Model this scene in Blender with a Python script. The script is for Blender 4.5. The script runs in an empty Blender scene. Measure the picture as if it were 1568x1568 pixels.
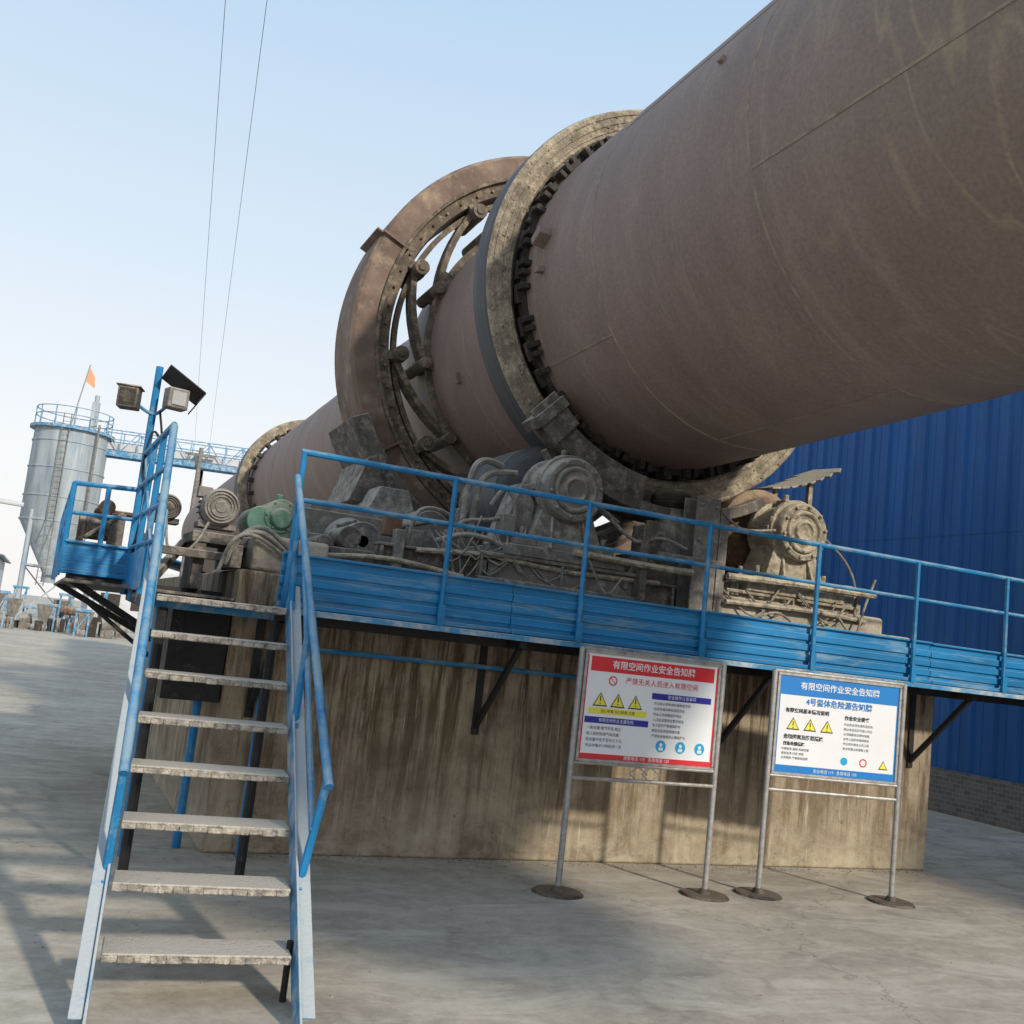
import bpy, bmesh, math, random
from mathutils import Vector, Matrix
random.seed(7)
scene=bpy.context.scene
scene.view_settings.view_transform='Standard'
scene.view_settings.look='None'
scene.view_settings.exposure=0

# ---------------------------------------------------------------- materials
def mat(name,base,dust=None,amt=.45,rough=.8,metal=0.,scale=3.,var=.25,bump=.25,stretch=(1,1,1),up=0.5,bscale=60,dscale=None,spec=.3):
    m=bpy.data.materials.new(name); m.use_nodes=True
    nt=m.node_tree; N=nt.nodes; L=nt.links
    p=N['Principled BSDF']
    p.inputs['Roughness'].default_value=rough; p.inputs['Metallic'].default_value=metal
    p.inputs['Specular IOR Level'].default_value=spec
    tc=N.new('ShaderNodeTexCoord'); mp=N.new('ShaderNodeMapping'); mp.inputs['Scale'].default_value=stretch
    L.new(tc.outputs['Object'],mp.inputs['Vector'])
    n1=N.new('ShaderNodeTexNoise'); n1.inputs['Scale'].default_value=scale; n1.inputs['Detail'].default_value=5; n1.inputs['Roughness'].default_value=.65
    L.new(mp.outputs[0],n1.inputs['Vector'])
    r1=N.new('ShaderNodeValToRGB')
    r1.color_ramp.elements[0].position=.3; r1.color_ramp.elements[1].position=.7
    r1.color_ramp.elements[0].color=[c*(1-var) for c in base]+[1]
    r1.color_ramp.elements[1].color=[min(1,c*(1+var)) for c in base]+[1]
    L.new(n1.outputs['Fac'],r1.inputs[0])
    col=r1.outputs[0]
    if dust:
        n2=N.new('ShaderNodeTexNoise'); n2.inputs['Scale'].default_value=dscale or scale*.7; n2.inputs['Detail'].default_value=6; n2.inputs['Roughness'].default_value=.72
        L.new(mp.outputs[0],n2.inputs['Vector'])
        g=N.new('ShaderNodeNewGeometry'); sx=N.new('ShaderNodeSeparateXYZ'); L.new(g.outputs['Normal'],sx.inputs[0])
        ma=N.new('ShaderNodeMath'); ma.operation='MULTIPLY'; ma.inputs[1].default_value=up*.35
        mx=N.new('ShaderNodeMath'); mx.operation='MAXIMUM'; mx.inputs[1].default_value=0; L.new(sx.outputs['Z'],mx.inputs[0]); L.new(mx.outputs[0],ma.inputs[0])
        ad=N.new('ShaderNodeMath'); ad.operation='ADD'; L.new(n2.outputs['Fac'],ad.inputs[0]); L.new(ma.outputs[0],ad.inputs[1])
        mr=N.new('ShaderNodeMapRange'); mr.inputs['From Min'].default_value=.68-.4*amt; mr.inputs['From Max'].default_value=.88-.4*amt
        L.new(ad.outputs[0],mr.inputs['Value'])
        mm=N.new('ShaderNodeMixRGB'); mm.inputs[2].default_value=list(dust)+[1]
        L.new(mr.outputs[0],mm.inputs[0]); L.new(col,mm.inputs[1]); col=mm.outputs[0]
    L.new(col,p.inputs['Base Color'])
    if bump>.04:
        nb=N.new('ShaderNodeTexNoise'); nb.inputs['Scale'].default_value=bscale; nb.inputs['Detail'].default_value=3
        L.new(tc.outputs['Object'],nb.inputs['Vector'])
        bp=N.new('ShaderNodeBump'); bp.inputs['Strength'].default_value=bump; bp.inputs['Distance'].default_value=.02
        L.new(nb.outputs['Fac'],bp.inputs['Height']); L.new(bp.outputs[0],p.inputs['Normal'])
    return m
M_blue=mat('blue_paint',(.012,.17,.38),(.20,.31,.39),.34,rough=.5,scale=5,var=.22,bump=.12,up=.9)
M_kick=mat('blue_kick_plate',(.010,.165,.38),(.20,.31,.38),.38,rough=.5,scale=3.2,var=.28,bump=.12,up=1.2,stretch=(.5,1,3))
M_bluelt=mat('blue_paint_faded',(.04,.22,.42),(.40,.43,.44),.6,rough=.6,scale=7,var=.2,up=.9)
M_stringer=mat('stringer_paint',(.06,.23,.42),(.37,.41,.43),.56,rough=.7,scale=9,var=.25,up=.9)
M_tread=mat('tread_steel',(.20,.185,.165),(.46,.42,.36),.68,rough=.85,scale=14,var=.35,bump=.6,up=.6,bscale=90,dscale=22)
M_steel=mat('dusty_steel',(.10,.09,.08),(.29,.26,.22),.44,rough=.8,scale=6,var=.45,bump=.6,up=1.2,dscale=9)
M_steelg=mat('grey_steel',(.16,.15,.137),(.34,.315,.275),.44,rough=.75,scale=5,var=.35,bump=.5,up=1.1,dscale=11)
M_dark=mat('dark_grease',(.032,.027,.024),(.16,.13,.10),.3,rough=.6,scale=6,var=.4,bump=.5,up=.8)
M_tyre=mat('tyre_face',(.20,.17,.13),(.42,.365,.27),.54,rough=.9,scale=5,var=.4,bump=1.0,up=.3,bscale=40,dscale=8)
M_tread_tyre=mat('tyre_tread_steel',(.075,.078,.085),(.2,.17,.14),.25,rough=.55,metal=.2,scale=3,var=.25,bump=.08,stretch=(.5,8,.5))
M_yell=mat('lime_dust_steel',(.22,.19,.145),(.47,.42,.32),.52,rough=.9,scale=7,var=.4,bump=.7,up=.8,dscale=13)
M_gear=mat('gear_steel',(.11,.088,.068),(.31,.25,.18),.46,rough=.85,scale=6,var=.4,bump=.7,up=.7,dscale=9)
M_guard=mat('gear_guard',(.155,.108,.085),(.30,.235,.17),.40,rough=.75,scale=2.4,var=.4,bump=.3,up=.4,stretch=(1,2,1),dscale=4)
M_rust=mat('rust_steel',(.13,.075,.05),(.30,.23,.16),.42,rough=.85,scale=7,var=.4,bump=.5,up=.8)
M_pipe=mat('sign_pipe',(.33,.325,.32),(.20,.15,.10),.3,rough=.45,metal=.3,scale=20,var=.25,bump=.1)
M_white=mat('sign_panel',(.70,.72,.75),None,rough=.35,scale=2,var=.04,bump=0)
M_red=mat('sign_red',(.60,.03,.04),None,rough=.4,scale=3,var=.06,bump=0)
M_sblue=mat('sign_blue',(.015,.18,.52),None,rough=.4,scale=3,var=.06,bump=0)
M_navy=mat('sign_navy',(.03,.03,.30),None,rough=.4,scale=3,var=.06,bump=0)
M_yel=mat('sign_yellow',(.72,.66,.07),None,rough=.4,scale=3,var=.05,bump=0)
M_ink=mat('sign_ink',(.04,.04,.05),None,rough=.5,scale=3,var=.05,bump=0)
M_cyan=mat('sign_cyan',(.02,.33,.6),None,rough=.4,scale=3,var=.05,bump=0)
M_green=mat('green_gearbox',(.07,.16,.12),(.27,.28,.22),.5,rough=.6,scale=8,var=.3,up=.9)
M_cable=mat('cable',(.16,.15,.13),(.36,.33,.28),.5,rough=.7,scale=15,var=.2)
M_black=mat('black_metal',(.02,.02,.022),(.12,.1,.09),.2,rough=.6,scale=10,var=.3)
M_wire=mat('weathered_wire',(.25,.25,.26),None,rough=.6,scale=10,var=.1,bump=0)
M_silo=mat('silo_paint',(.30,.345,.38),(.12,.22,.36),.38,rough=.7,scale=1.3,var=.3,bump=.05,stretch=(2,2,.25),up=0)
M_shed=mat('shed_panel',(.5,.52,.55),(.4,.38,.34),.3,rough=.7,scale=1,var=.1)
M_flag=mat('flag_cloth',(.65,.30,.17),None,rough=.8,scale=3,var=.1)
M_wall=mat('warehouse_blue',(.010,.10,.31),(.04,.15,.33),.35,rough=.5,scale=.8,var=.16,bump=.05,stretch=(1,3,.3),up=0)
M_lens=mat('lamp_glass',(.35,.36,.36),None,rough=.2,scale=10,var=.1,bump=0)
M_seam=mat('weld_seam',(.25,.195,.16),(.33,.27,.20),.4,rough=.8,scale=9,var=.3,bump=.3)
M_stone=mat('gravel_stone',(.22,.20,.175),(.34,.31,.26),.4,rough=.95,scale=12,var=.3)

def shell_mat():
    m=mat('kiln_shell_paint',(.215,.157,.138),(.275,.218,.178),.36,rough=.6,scale=1.6,var=.12,bump=.22,stretch=(.6,1.5,.6),up=0,bscale=110,dscale=1.1,spec=.35)
    nt=m.node_tree;N=nt.nodes;L=nt.links;p=N['Principled BSDF']
    src=p.inputs['Base Color'].links[0].from_socket
    tc=[n for n in N if n.type=='TEX_COORD'][0]
    s=N.new('ShaderNodeSeparateXYZ'); L.new(tc.outputs['Object'],s.inputs[0])
    mp=N.new('ShaderNodeMapping'); mp.inputs['Scale'].default_value=(.3,5,.3); mp.inputs['Rotation'].default_value=(.05,0,.07); L.new(tc.outputs['Object'],mp.inputs[0])
    n=N.new('ShaderNodeTexNoise'); n.inputs['Scale'].default_value=1.0; n.inputs['Detail'].default_value=9; n.inputs['Roughness'].default_value=.72; n.inputs['Distortion'].default_value=.5; L.new(mp.outputs[0],n.inputs[0])
    mr=N.new('ShaderNodeMapRange'); mr.inputs['From Min'].default_value=.55; mr.inputs['From Max'].default_value=.78; mr.inputs['To Max'].default_value=.45; L.new(n.outputs['Fac'],mr.inputs[0])
    mx=N.new('ShaderNodeMixRGB'); mx.inputs[2].default_value=(.37,.31,.23,1); L.new(mr.outputs[0],mx.inputs[0]); L.new(src,mx.inputs[1])
    m2=N.new('ShaderNodeMapRange'); m2.inputs['From Min'].default_value=5.2; m2.inputs['From Max'].default_value=3.4; m2.inputs['To Max'].default_value=.95; L.new(s.outputs['Y'],m2.inputs[0])
    n3=N.new('ShaderNodeTexNoise'); n3.inputs['Scale'].default_value=.7; n3.inputs['Detail'].default_value=6; n3.inputs['Distortion'].default_value=1.2; L.new(tc.outputs['Object'],n3.inputs[0])
    mu=N.new('ShaderNodeMath'); mu.operation='MULTIPLY'; L.new(m2.outputs[0],mu.inputs[0]); L.new(n3.outputs['Fac'],mu.inputs[1])
    mx2=N.new('ShaderNodeMixRGB'); mx2.inputs[2].default_value=(.20,.168,.125,1); L.new(mu.outputs[0],mx2.inputs[0]); L.new(mx.outputs[0],mx2.inputs[1])
    mc=N.new('ShaderNodeMapping'); mc.inputs['Scale'].default_value=(.35,1.1,.35); L.new(tc.outputs['Object'],mc.inputs[0])
    nc=N.new('ShaderNodeTexNoise'); nc.inputs['Scale'].default_value=.8; nc.inputs['Detail'].default_value=3; nc.inputs['Distortion'].default_value=.4; L.new(mc.outputs[0],nc.inputs[0])
    sc=N.new('ShaderNodeMath'); sc.operation='MULTIPLY'; sc.inputs[1].default_value=8; L.new(nc.outputs['Fac'],sc.inputs[0])
    fr=N.new('ShaderNodeMath'); fr.operation='PINGPONG'; fr.inputs[1].default_value=.5; L.new(sc.outputs[0],fr.inputs[0])
    cr=N.new('ShaderNodeMapRange'); cr.inputs['From Min'].default_value=.0; cr.inputs['From Max'].default_value=.10; cr.inputs['To Min'].default_value=.6; cr.inputs['To Max'].default_value=0; L.new(fr.outputs[0],cr.inputs[0])
    m2b=N.new('ShaderNodeMapRange'); m2b.inputs['From Min'].default_value=5.6; m2b.inputs['From Max'].default_value=3.6; m2b.inputs['To Max'].default_value=1; L.new(s.outputs['Y'],m2b.inputs[0])
    cm=N.new('ShaderNodeMath'); cm.operation='MULTIPLY'; L.new(cr.outputs[0],cm.inputs[0]); L.new(m2b.outputs[0],cm.inputs[1])
    br=N.new('ShaderNodeTexNoise'); br.inputs['Scale'].default_value=6; br.inputs['Detail'].default_value=5; L.new(tc.outputs['Object'],br.inputs[0])
    cm2=N.new('ShaderNodeMath'); cm2.operation='MULTIPLY'; L.new(cm.outputs[0],cm2.inputs[0]); L.new(br.outputs['Fac'],cm2.inputs[1])
    mx5=N.new('ShaderNodeMixRGB'); mx5.inputs[2].default_value=(.42,.35,.22,1); L.new(cm2.outputs[0],mx5.inputs[0]); L.new(mx2.outputs[0],mx5.inputs[1])
    n4=N.new('ShaderNodeTexNoise'); n4.inputs['Scale'].default_value=38; n4.inputs['Detail'].default_value=4; L.new(tc.outputs['Object'],n4.inputs[0])
    m4=N.new('ShaderNodeMapRange'); m4.inputs['From Min'].default_value=.3; m4.inputs['From Max'].default_value=.7; m4.inputs['To Min'].default_value=.86; m4.inputs['To Max'].default_value=1.12; L.new(n4.outputs['Fac'],m4.inputs[0])
    mx3=N.new('ShaderNodeMixRGB'); mx3.blend_type='MULTIPLY'; mx3.inputs[0].default_value=1; L.new(mx5.outputs[0],mx3.inputs[1]); L.new(m4.outputs[0],mx3.inputs[2])
    L.new(mx3.outputs[0],p.inputs['Base Color'])
    return m
M_shell=shell_mat()

def ground_mat():
    m=bpy.data.materials.new('concrete_yard'); m.use_nodes=True
    nt=m.node_tree;N=nt.nodes;L=nt.links;p=N['Principled BSDF']; p.inputs['Roughness'].default_value=.9; p.inputs['Specular IOR Level'].default_value=.2
    tc=N.new('ShaderNodeTexCoord')
    def noise(sc,det,ro=.6,dist=0,st=None):
        n=N.new('ShaderNodeTexNoise'); n.inputs['Scale'].default_value=sc; n.inputs['Detail'].default_value=det; n.inputs['Roughness'].default_value=ro; n.inputs['Distortion'].default_value=dist
        if st:
            mp=N.new('ShaderNodeMapping'); mp.inputs['Scale'].default_value=st; mp.inputs['Rotation'].default_value=(0,0,.5); L.new(tc.outputs['Object'],mp.inputs[0]); L.new(mp.outputs[0],n.inputs[0])
        else: L.new(tc.outputs['Object'],n.inputs[0])
        return n
    a=noise(.45,6,.62); r=N.new('ShaderNodeValToRGB'); e=r.color_ramp.elements
    e[0].position=.32;e[0].color=(.36,.325,.27,1); e[1].position=.70;e[1].color=(.52,.47,.39,1); L.new(a.outputs['Fac'],r.inputs[0])
    b=noise(7,8,.78,.3); mr=N.new('ShaderNodeMapRange'); mr.inputs['From Min'].default_value=.35;mr.inputs['From Max'].default_value=.65;mr.inputs['To Min'].default_value=.78;mr.inputs['To Max'].default_value=1.1; L.new(b.outputs['Fac'],mr.inputs[0])
    mx=N.new('ShaderNodeMixRGB'); mx.blend_type='MULTIPLY'; mx.inputs[0].default_value=1; L.new(r.outputs[0],mx.inputs[1]); L.new(mr.outputs[0],mx.inputs[2])
    c=noise(1.1,6,.7,1.2); m2=N.new('ShaderNodeMapRange'); m2.inputs['From Min'].default_value=.53;m2.inputs['From Max'].default_value=.68;m2.inputs['To Max'].default_value=.6; L.new(c.outputs['Fac'],m2.inputs[0])
    mx2=N.new('ShaderNodeMixRGB'); mx2.inputs[2].default_value=(.23,.205,.175,1); L.new(m2.outputs[0],mx2.inputs[0]); L.new(mx.outputs[0],mx2.inputs[1])
    dn=noise(1.6,7,.75,.9,(.6,1.6,1)); md=N.new('ShaderNodeMapRange'); md.inputs['From Min'].default_value=.48;md.inputs['From Max'].default_value=.64;md.inputs['To Max'].default_value=.65; L.new(dn.outputs['Fac'],md.inputs[0])
    mxd=N.new('ShaderNodeMixRGB'); mxd.inputs[2].default_value=(.60,.555,.47,1); L.new(md.outputs[0],mxd.inputs[0]); L.new(mx2.outputs[0],mxd.inputs[1])
    d=noise(120,3,.6); m3=N.new('ShaderNodeMapRange'); m3.inputs['From Min'].default_value=.62;m3.inputs['From Max'].default_value=.72;m3.inputs['To Max'].default_value=.6; L.new(d.outputs['Fac'],m3.inputs[0])
    mx3=N.new('ShaderNodeMixRGB'); mx3.inputs[2].default_value=(.15,.135,.115,1); L.new(m3.outputs[0],mx3.inputs[0]); L.new(mxd.outputs[0],mx3.inputs[1])
    v=N.new('ShaderNodeTexVoronoi'); v.feature='DISTANCE_TO_EDGE'; v.inputs['Scale'].default_value=.22
    nz=noise(1.6,5,.7); vm=N.new('ShaderNodeVectorMath'); vm.operation='MULTIPLY_ADD'; vm.inputs[1].default_value=(.9,.9,.9); L.new(nz.outputs['Color'],vm.inputs[0]); L.new(tc.outputs['Object'],vm.inputs[2]); L.new(vm.outputs[0],v.inputs['Vector'])
    m4=N.new('ShaderNodeMapRange'); m4.inputs['From Min'].default_value=.0;m4.inputs['From Max'].default_value=.003;m4.inputs['To Min'].default_value=.6;m4.inputs['To Max'].default_value=0; L.new(v.outputs['Distance'],m4.inputs[0])
    mx4=N.new('ShaderNodeMixRGB'); mx4.inputs[2].default_value=(.14,.125,.10,1); L.new(m4.outputs[0],mx4.inputs[0]); L.new(mx3.outputs[0],mx4.inputs[1])
    L.new(mx4.outputs[0],p.inputs['Base Color'])
    bp=N.new('ShaderNodeBump'); bp.inputs['Strength'].default_value=.35; bp.inputs['Distance'].default_value=.02; L.new(b.outputs['Fac'],bp.inputs['Height']); L.new(bp.outputs[0],p.inputs['Normal'])
    return m
M_ground=ground_mat()

def pier_mat():
    m=bpy.data.materials.new('stained_concrete'); m.use_nodes=True
    nt=m.node_tree;N=nt.nodes;L=nt.links;p=N['Principled BSDF']; p.inputs['Roughness'].default_value=.92; p.inputs['Specular IOR Level'].default_value=.2
    tc=N.new('ShaderNodeTexCoord')
    def noise(sc,det,ro,st,dist=0):
        mp=N.new('ShaderNodeMapping'); mp.inputs['Scale'].default_value=st; L.new(tc.outputs['Object'],mp.inputs[0])
        n=N.new('ShaderNodeTexNoise'); n.inputs['Scale'].default_value=sc; n.inputs['Detail'].default_value=det; n.inputs['Roughness'].default_value=ro; n.inputs['Distortion'].default_value=dist; L.new(mp.outputs[0],n.inputs[0]); return n
    def rng(src,a,b,c,d):
        r=N.new('ShaderNodeMapRange'); r.inputs['From Min'].default_value=a;r.inputs['From Max'].default_value=b;r.inputs['To Min'].default_value=c;r.inputs['To Max'].default_value=d; L.new(src,r.inputs[0]); return r.outputs[0]
    def mul(a,b):
        q=N.new('ShaderNodeMath'); q.operation='MULTIPLY'; L.new(a,q.inputs[0]); L.new(b,q.inputs[1]); return q.outputs[0]
    def mix(f,a,c):
        q=N.new('ShaderNodeMixRGB'); L.new(f,q.inputs[0]); L.new(a,q.inputs[1]); q.inputs[2].default_value=list(c)+[1]; return q.outputs[0]
    s=N.new('ShaderNodeSeparateXYZ'); L.new(tc.outputs['Object'],s.inputs[0])
    a=noise(1.9,8,.7,(1,1,1),.4); r=N.new('ShaderNodeValToRGB'); e=r.color_ramp.elements
    e[0].position=.36;e[0].color=(.20,.155,.105,1); e[1].position=.66;e[1].color=(.42,.355,.26,1); L.new(a.outputs['Fac'],r.inputs[0])
    col=r.outputs[0]
    hi=rng(s.outputs['Z'],.1,1.3,.25,1.0)
    low=rng(s.outputs['Z'],.5,.05,0.,.8)
    st=noise(4.2,6,.72,(1.6,1.6,.14),.2)
    col=mix(mul(rng(st.outputs['Fac'],.47,.58,0,.9),hi),col,(.08,.055,.036))
    st2=noise(6.5,6,.7,(3.0,3.0,.14),.2)
    col=mix(mul(rng(st2.outputs['Fac'],.55,.62,0,.85),hi),col,(.10,.058,.028))
    st3=noise(6.3,6,.75,(4.2,4.2,.22),.3)
    col=mix(rng(st3.outputs['Fac'],.59,.67,0,.75),col,(.50,.46,.38))
    sp=noise(3.1,8,.75,(1,1,1.4),.6)
    col=mix(mul(rng(sp.outputs['Fac'],.42,.60,0,.9),low),col,(.48,.42,.31))
    pt=noise(9,5,.7,(1,1,1)); col=mix(rng(pt.outputs['Fac'],.62,.69,0,.6),col,(.09,.07,.05))
    L.new(col,p.inputs['Base Color'])
    n=noise(14,6,.75,(1,1,.8)); bp=N.new('ShaderNodeBump'); bp.inputs['Strength'].default_value=.75; bp.inputs['Distance'].default_value=.03; L.new(n.outputs['Fac'],bp.inputs['Height']); L.new(bp.outputs[0],p.inputs['Normal'])
    return m
M_pier=pier_mat()
M_block=mat('dusty_concrete',(.28,.25,.20),(.45,.40,.32),.6,rough=.95,scale=4,var=.3,bump=.7,up=.5,bscale=20)

def brick_mat():
    m=bpy.data.materials.new('grey_brick'); m.use_nodes=True
    nt=m.node_tree;N=nt.nodes;L=nt.links;p=N['Principled BSDF']; p.inputs['Roughness'].default_value=.9
    tc=N.new('ShaderNodeTexCoord'); s=N.new('ShaderNodeSeparateXYZ'); c=N.new('ShaderNodeCombineXYZ')
    L.new(tc.outputs['Object'],s.inputs[0]); L.new(s.outputs['Y'],c.inputs['X']); L.new(s.outputs['Z'],c.inputs['Y'])
    b=N.new('ShaderNodeTexBrick'); b.inputs['Scale'].default_value=4; b.inputs['Color1'].default_value=(.12,.11,.10,1); b.inputs['Color2'].default_value=(.19,.17,.15,1); b.inputs['Mortar'].default_value=(.27,.25,.23,1)
    b.inputs['Mortar Size'].default_value=.014
    L.new(c.outputs[0],b.inputs['Vector']); L.new(b.outputs['Color'],p.inputs['Base Color']); return m
M_brick=brick_mat()

# ---------------------------------------------------------------- builder
def group(name):
    e=bpy.data.objects.new(name,None); scene.collection.objects.link(e); e.empty_display_size=.2; return e
class B:
    def __init__(s,name,mt,parent=None,bevel=0,ang=35):
        s.n=name;s.m=mt;s.p=parent;s.v=[];s.f=[];s.b=bevel;s.ang=ang
    def _add(s,vs,fs):
        o=len(s.v); s.v+= [tuple(v) for v in vs]; s.f+=[tuple(i+o for i in f) for f in fs]
    def hexa(s,p): s._add(p,[(0,3,2,1),(4,5,6,7),(0,1,5,4),(1,2,6,5),(2,3,7,6),(3,0,4,7)])
    def box(s,c,size,R=None):
        hx,hy,hz=[a/2 for a in size]; c=Vector(c)
        P=[Vector(q) for q in ((-hx,-hy,-hz),(hx,-hy,-hz),(hx,hy,-hz),(-hx,hy,-hz),(-hx,-hy,hz),(hx,-hy,hz),(hx,hy,hz),(-hx,hy,hz))]
        if R is not None: P=[R@q for q in P]
        s.hexa([c+q for q in P])
    def bx(s,x0,x1,y0,y1,z0,z1): s.box(((x0+x1)/2,(y0+y1)/2,(z0+z1)/2),(x1-x0,y1-y0,z1-z0))
    def beam(s,a,b,w,h,up=(0,0,1)):
        a=Vector(a);b=Vector(b);d=(b-a);l=d.length;d.normalize(); sd=d.cross(Vector(up)); 
        if sd.length<1e-4: sd=Vector((1,0,0))
        sd.normalize(); u=sd.cross(d)
        R=Matrix((sd,d,u)).transposed(); s.box((a+b)/2,(w,l,h),R)
    def cyl(s,a,b,r1,r2=None,n=24,caps=True):
        if r2 is None:r2=r1
        a=Vector(a);b=Vector(b);d=(b-a).normalized(); t=Vector((0,0,1)) if abs(d.z)<.9 else Vector((1,0,0))
        x=d.cross(t).normalized(); y=d.cross(x)
        vs=[];fs=[]
        for i in range(n):
            q=2*math.pi*i/n; e=x*math.cos(q)+y*math.sin(q); vs.append(a+e*r1); vs.append(b+e*r2)
        for i in range(n):
            j=(i+1)%n; fs.append((2*i,2*j,2*j+1,2*i+1))
        if caps: fs.append(tuple(2*i for i in range(n))); fs.append(tuple(2*i+1 for i in reversed(range(n))))
        s._add(vs,fs)
    def tube(s,pts,r,n=8,smooth=4):
        P=[Vector(p) for p in pts]
        if smooth and len(P)>2:
            Q=[]
            for i in range(len(P)-1):
                p0=P[max(i-1,0)];p1=P[i];p2=P[i+1];p3=P[min(i+2,len(P)-1)]
                for k in range(smooth):
                    t=k/smooth; Q.append(.5*((2*p1)+(p2-p0)*t+(2*p0-5*p1+4*p2-p3)*t*t+(3*p1-p0-3*p2+p3)*t**3))
            Q.append(P[-1]); P=Q
        vs=[];fs=[];prev=None
        for i,p in enumerate(P):
            d=(P[min(i+1,len(P)-1)]-P[max(i-1,0)]).normalized()
            if prev is None:
                t=Vector((0,0,1)) if abs(d.z)<.9 else Vector((1,0,0)); x=d.cross(t).normalized()
            else:
                x=(prev-d*prev.dot(d)); x.normalize()
            prev=x;y=d.cross(x)
            for k in range(n):
                q=2*math.pi*k/n; vs.append(p+(x*math.cos(q)+y*math.sin(q))*r)
        for i in range(len(P)-1):
            for k in range(n):
                j=(k+1)%n; fs.append((i*n+k,i*n+j,(i+1)*n+j,(i+1)*n+k))
        fs.append(tuple(range(n))); fs.append(tuple((len(P)-1)*n+k for k in reversed(range(n))))
        s._add(vs,fs)
    def lathe(s,prof,n=96,fn=None,a0=0,a1=360,closed=False):
        full=(a1-a0)>=359.9; k=n if full else n+1; vs=[];fs=[];m=len(prof)
        for i in range(k):
            q=math.radians(a0+(a1-a0)*i/n)
            for (y,r) in prof:
                c=fn(y); vs.append((c[0]+r*math.cos(q),y,c[1]+r*math.sin(q)))
        for i in range(n):
            j=(i+1)%k if full else i+1
            for t in range(m if closed else m-1):
                u=(t+1)%m; fs.append((i*m+t,i*m+u,j*m+u,j*m+t))
        if closed and not full:
            fs.append(tuple(range(m))); fs.append(tuple(n*m+t for t in reversed(range(m))))
        s._add(vs,fs)
    def done(s):
        me=bpy.data.meshes.new(s.n); me.from_pydata(s.v,[],s.f)
        bm=bmesh.new(); bm.from_mesh(me); bmesh.ops.recalc_face_normals(bm,faces=bm.faces); bm.to_mesh(me); bm.free()
        me.materials.append(s.m)
        for p in me.polygons:p.use_smooth=True
        try: me.set_sharp_from_angle(angle=math.radians(s.ang))
        except Exception: pass
        o=bpy.data.objects.new(s.n,me); scene.collection.objects.link(o)
        if s.p: o.parent=s.p
        if s.b:
            bv=o.modifiers.new('bevel','BEVEL'); bv.width=s.b; bv.segments=2; bv.limit_method='ANGLE'; bv.angle_limit=math.radians(50); bv.harden_normals=False
        return o
def rot(ax_,d): return Matrix.Rotation(math.radians(d),3,ax_)

# ---------------------------------------------------------------- ground
g=B('ground',M_ground); g._add([(-400,-200,0),(400,-200,0),(400,700,0),(-400,700,0)],[(0,1,2,3)]); g.done()
random.seed(21)
g=B('loose_gravel',M_stone,ang=20)
def stone(x,y,r):
    n=5;vs=[];
    for k in range(n):
        a=2*math.pi*k/n; vs.append((x+r*math.cos(a)*random.uniform(.7,1.2),y+r*math.sin(a)*random.uniform(.7,1.2),0.0))
    for k in range(n):
        a=2*math.pi*k/n+.3; vs.append((x+r*.6*math.cos(a)*random.uniform(.7,1.2),y+r*.6*math.sin(a)*random.uniform(.7,1.2),r*random.uniform(.5,.9)))
    g._add(vs,[tuple(range(5,10))]+[(k,(k+1)%n,5+(k+1)%n,5+k) for k in range(n)])
for i in range(620):
    if i<300: stone(random.uniform(1.3,7.7),7.44-abs(random.gauss(0,.10))-.01,random.uniform(.004,.013))
    elif i<540: stone(random.uniform(-3,9),random.uniform(3.8,14),random.uniform(.003,.009))
    else: stone(random.uniform(.2,1.5),random.uniform(4.6,7.3),random.uniform(.003,.007))
g.done()

# ---------------------------------------------------------------- kiln
CX=5.05; SL=.035
def ax(y): return (CX,4.96-SL*(y-8.4))
def kp(y,r,deg):
    c=ax(y);q=math.radians(deg); return Vector((c[0]+r*math.cos(q),y,c[1]+r*math.sin(q)))
def krot(deg):
    q=math.radians(deg); rad=Vector((math.cos(q),0,math.sin(q))); a=Vector((0,1,-SL)).normalized(); t=rad.cross(a)
    return Matrix((rad,a,t)).transposed()
K=group('rotary_kiln')
RS=1.57; RB=1.28; YE=-3.0  # shell cut short at unseen YE, chosen so the foreground stays sunlit
s=B('shell',M_shell,K)
prof=[(float(y),RS) for y in range(int(YE),12)]+[(11.5,RS),(12.6,RB)]+[(float(y),RB) for y in range(13,35)]
s.lathe(prof,160,ax); s.done()
s=B('shell_inner_lining',M_dark,K); s.lathe([(YE,RS),(YE,1.15),(34,1.15),(34,RB)],48,ax); s.done()
s=B('cut_end_ring',M_dark,K); s.lathe([(YE,RS+.001),(YE,RS+.05),(YE+.3,RS+.05),(YE+.3,RS+.001)],96,ax); s.done()  # ring added around the invented, unseen shell end
w=B('weld_seams',M_seam,K)
for yy in (7.05,5.08,3.1,1.1,-1,9.75):
    w.lathe([(yy-.014,RS-.002),(yy-.008,RS+.004),(yy+.008,RS+.004),(yy+.014,RS-.002)],160,ax)
for yy in (14,16,18.5,20.5):
    w.lathe([(yy-.02,RB-.002),(yy-.01,RB+.006),(yy+.01,RB+.006),(yy+.02,RB-.002)],160,ax)
for (y0,y1,a) in ((3.1,5.08,196),(1.1,3.1,176),(5.08,7.05,150),(5.08,7.05,262),(3.1,5.08,286),(1.1,3.1,240),(-1,1.1,205),(7.05,8.2,215)):
    w.beam(kp(y0,RS,a),kp(y1,RS,a),.018,.008,up=kp(0,1,a)-kp(0,0,a))
w.done()
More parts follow.
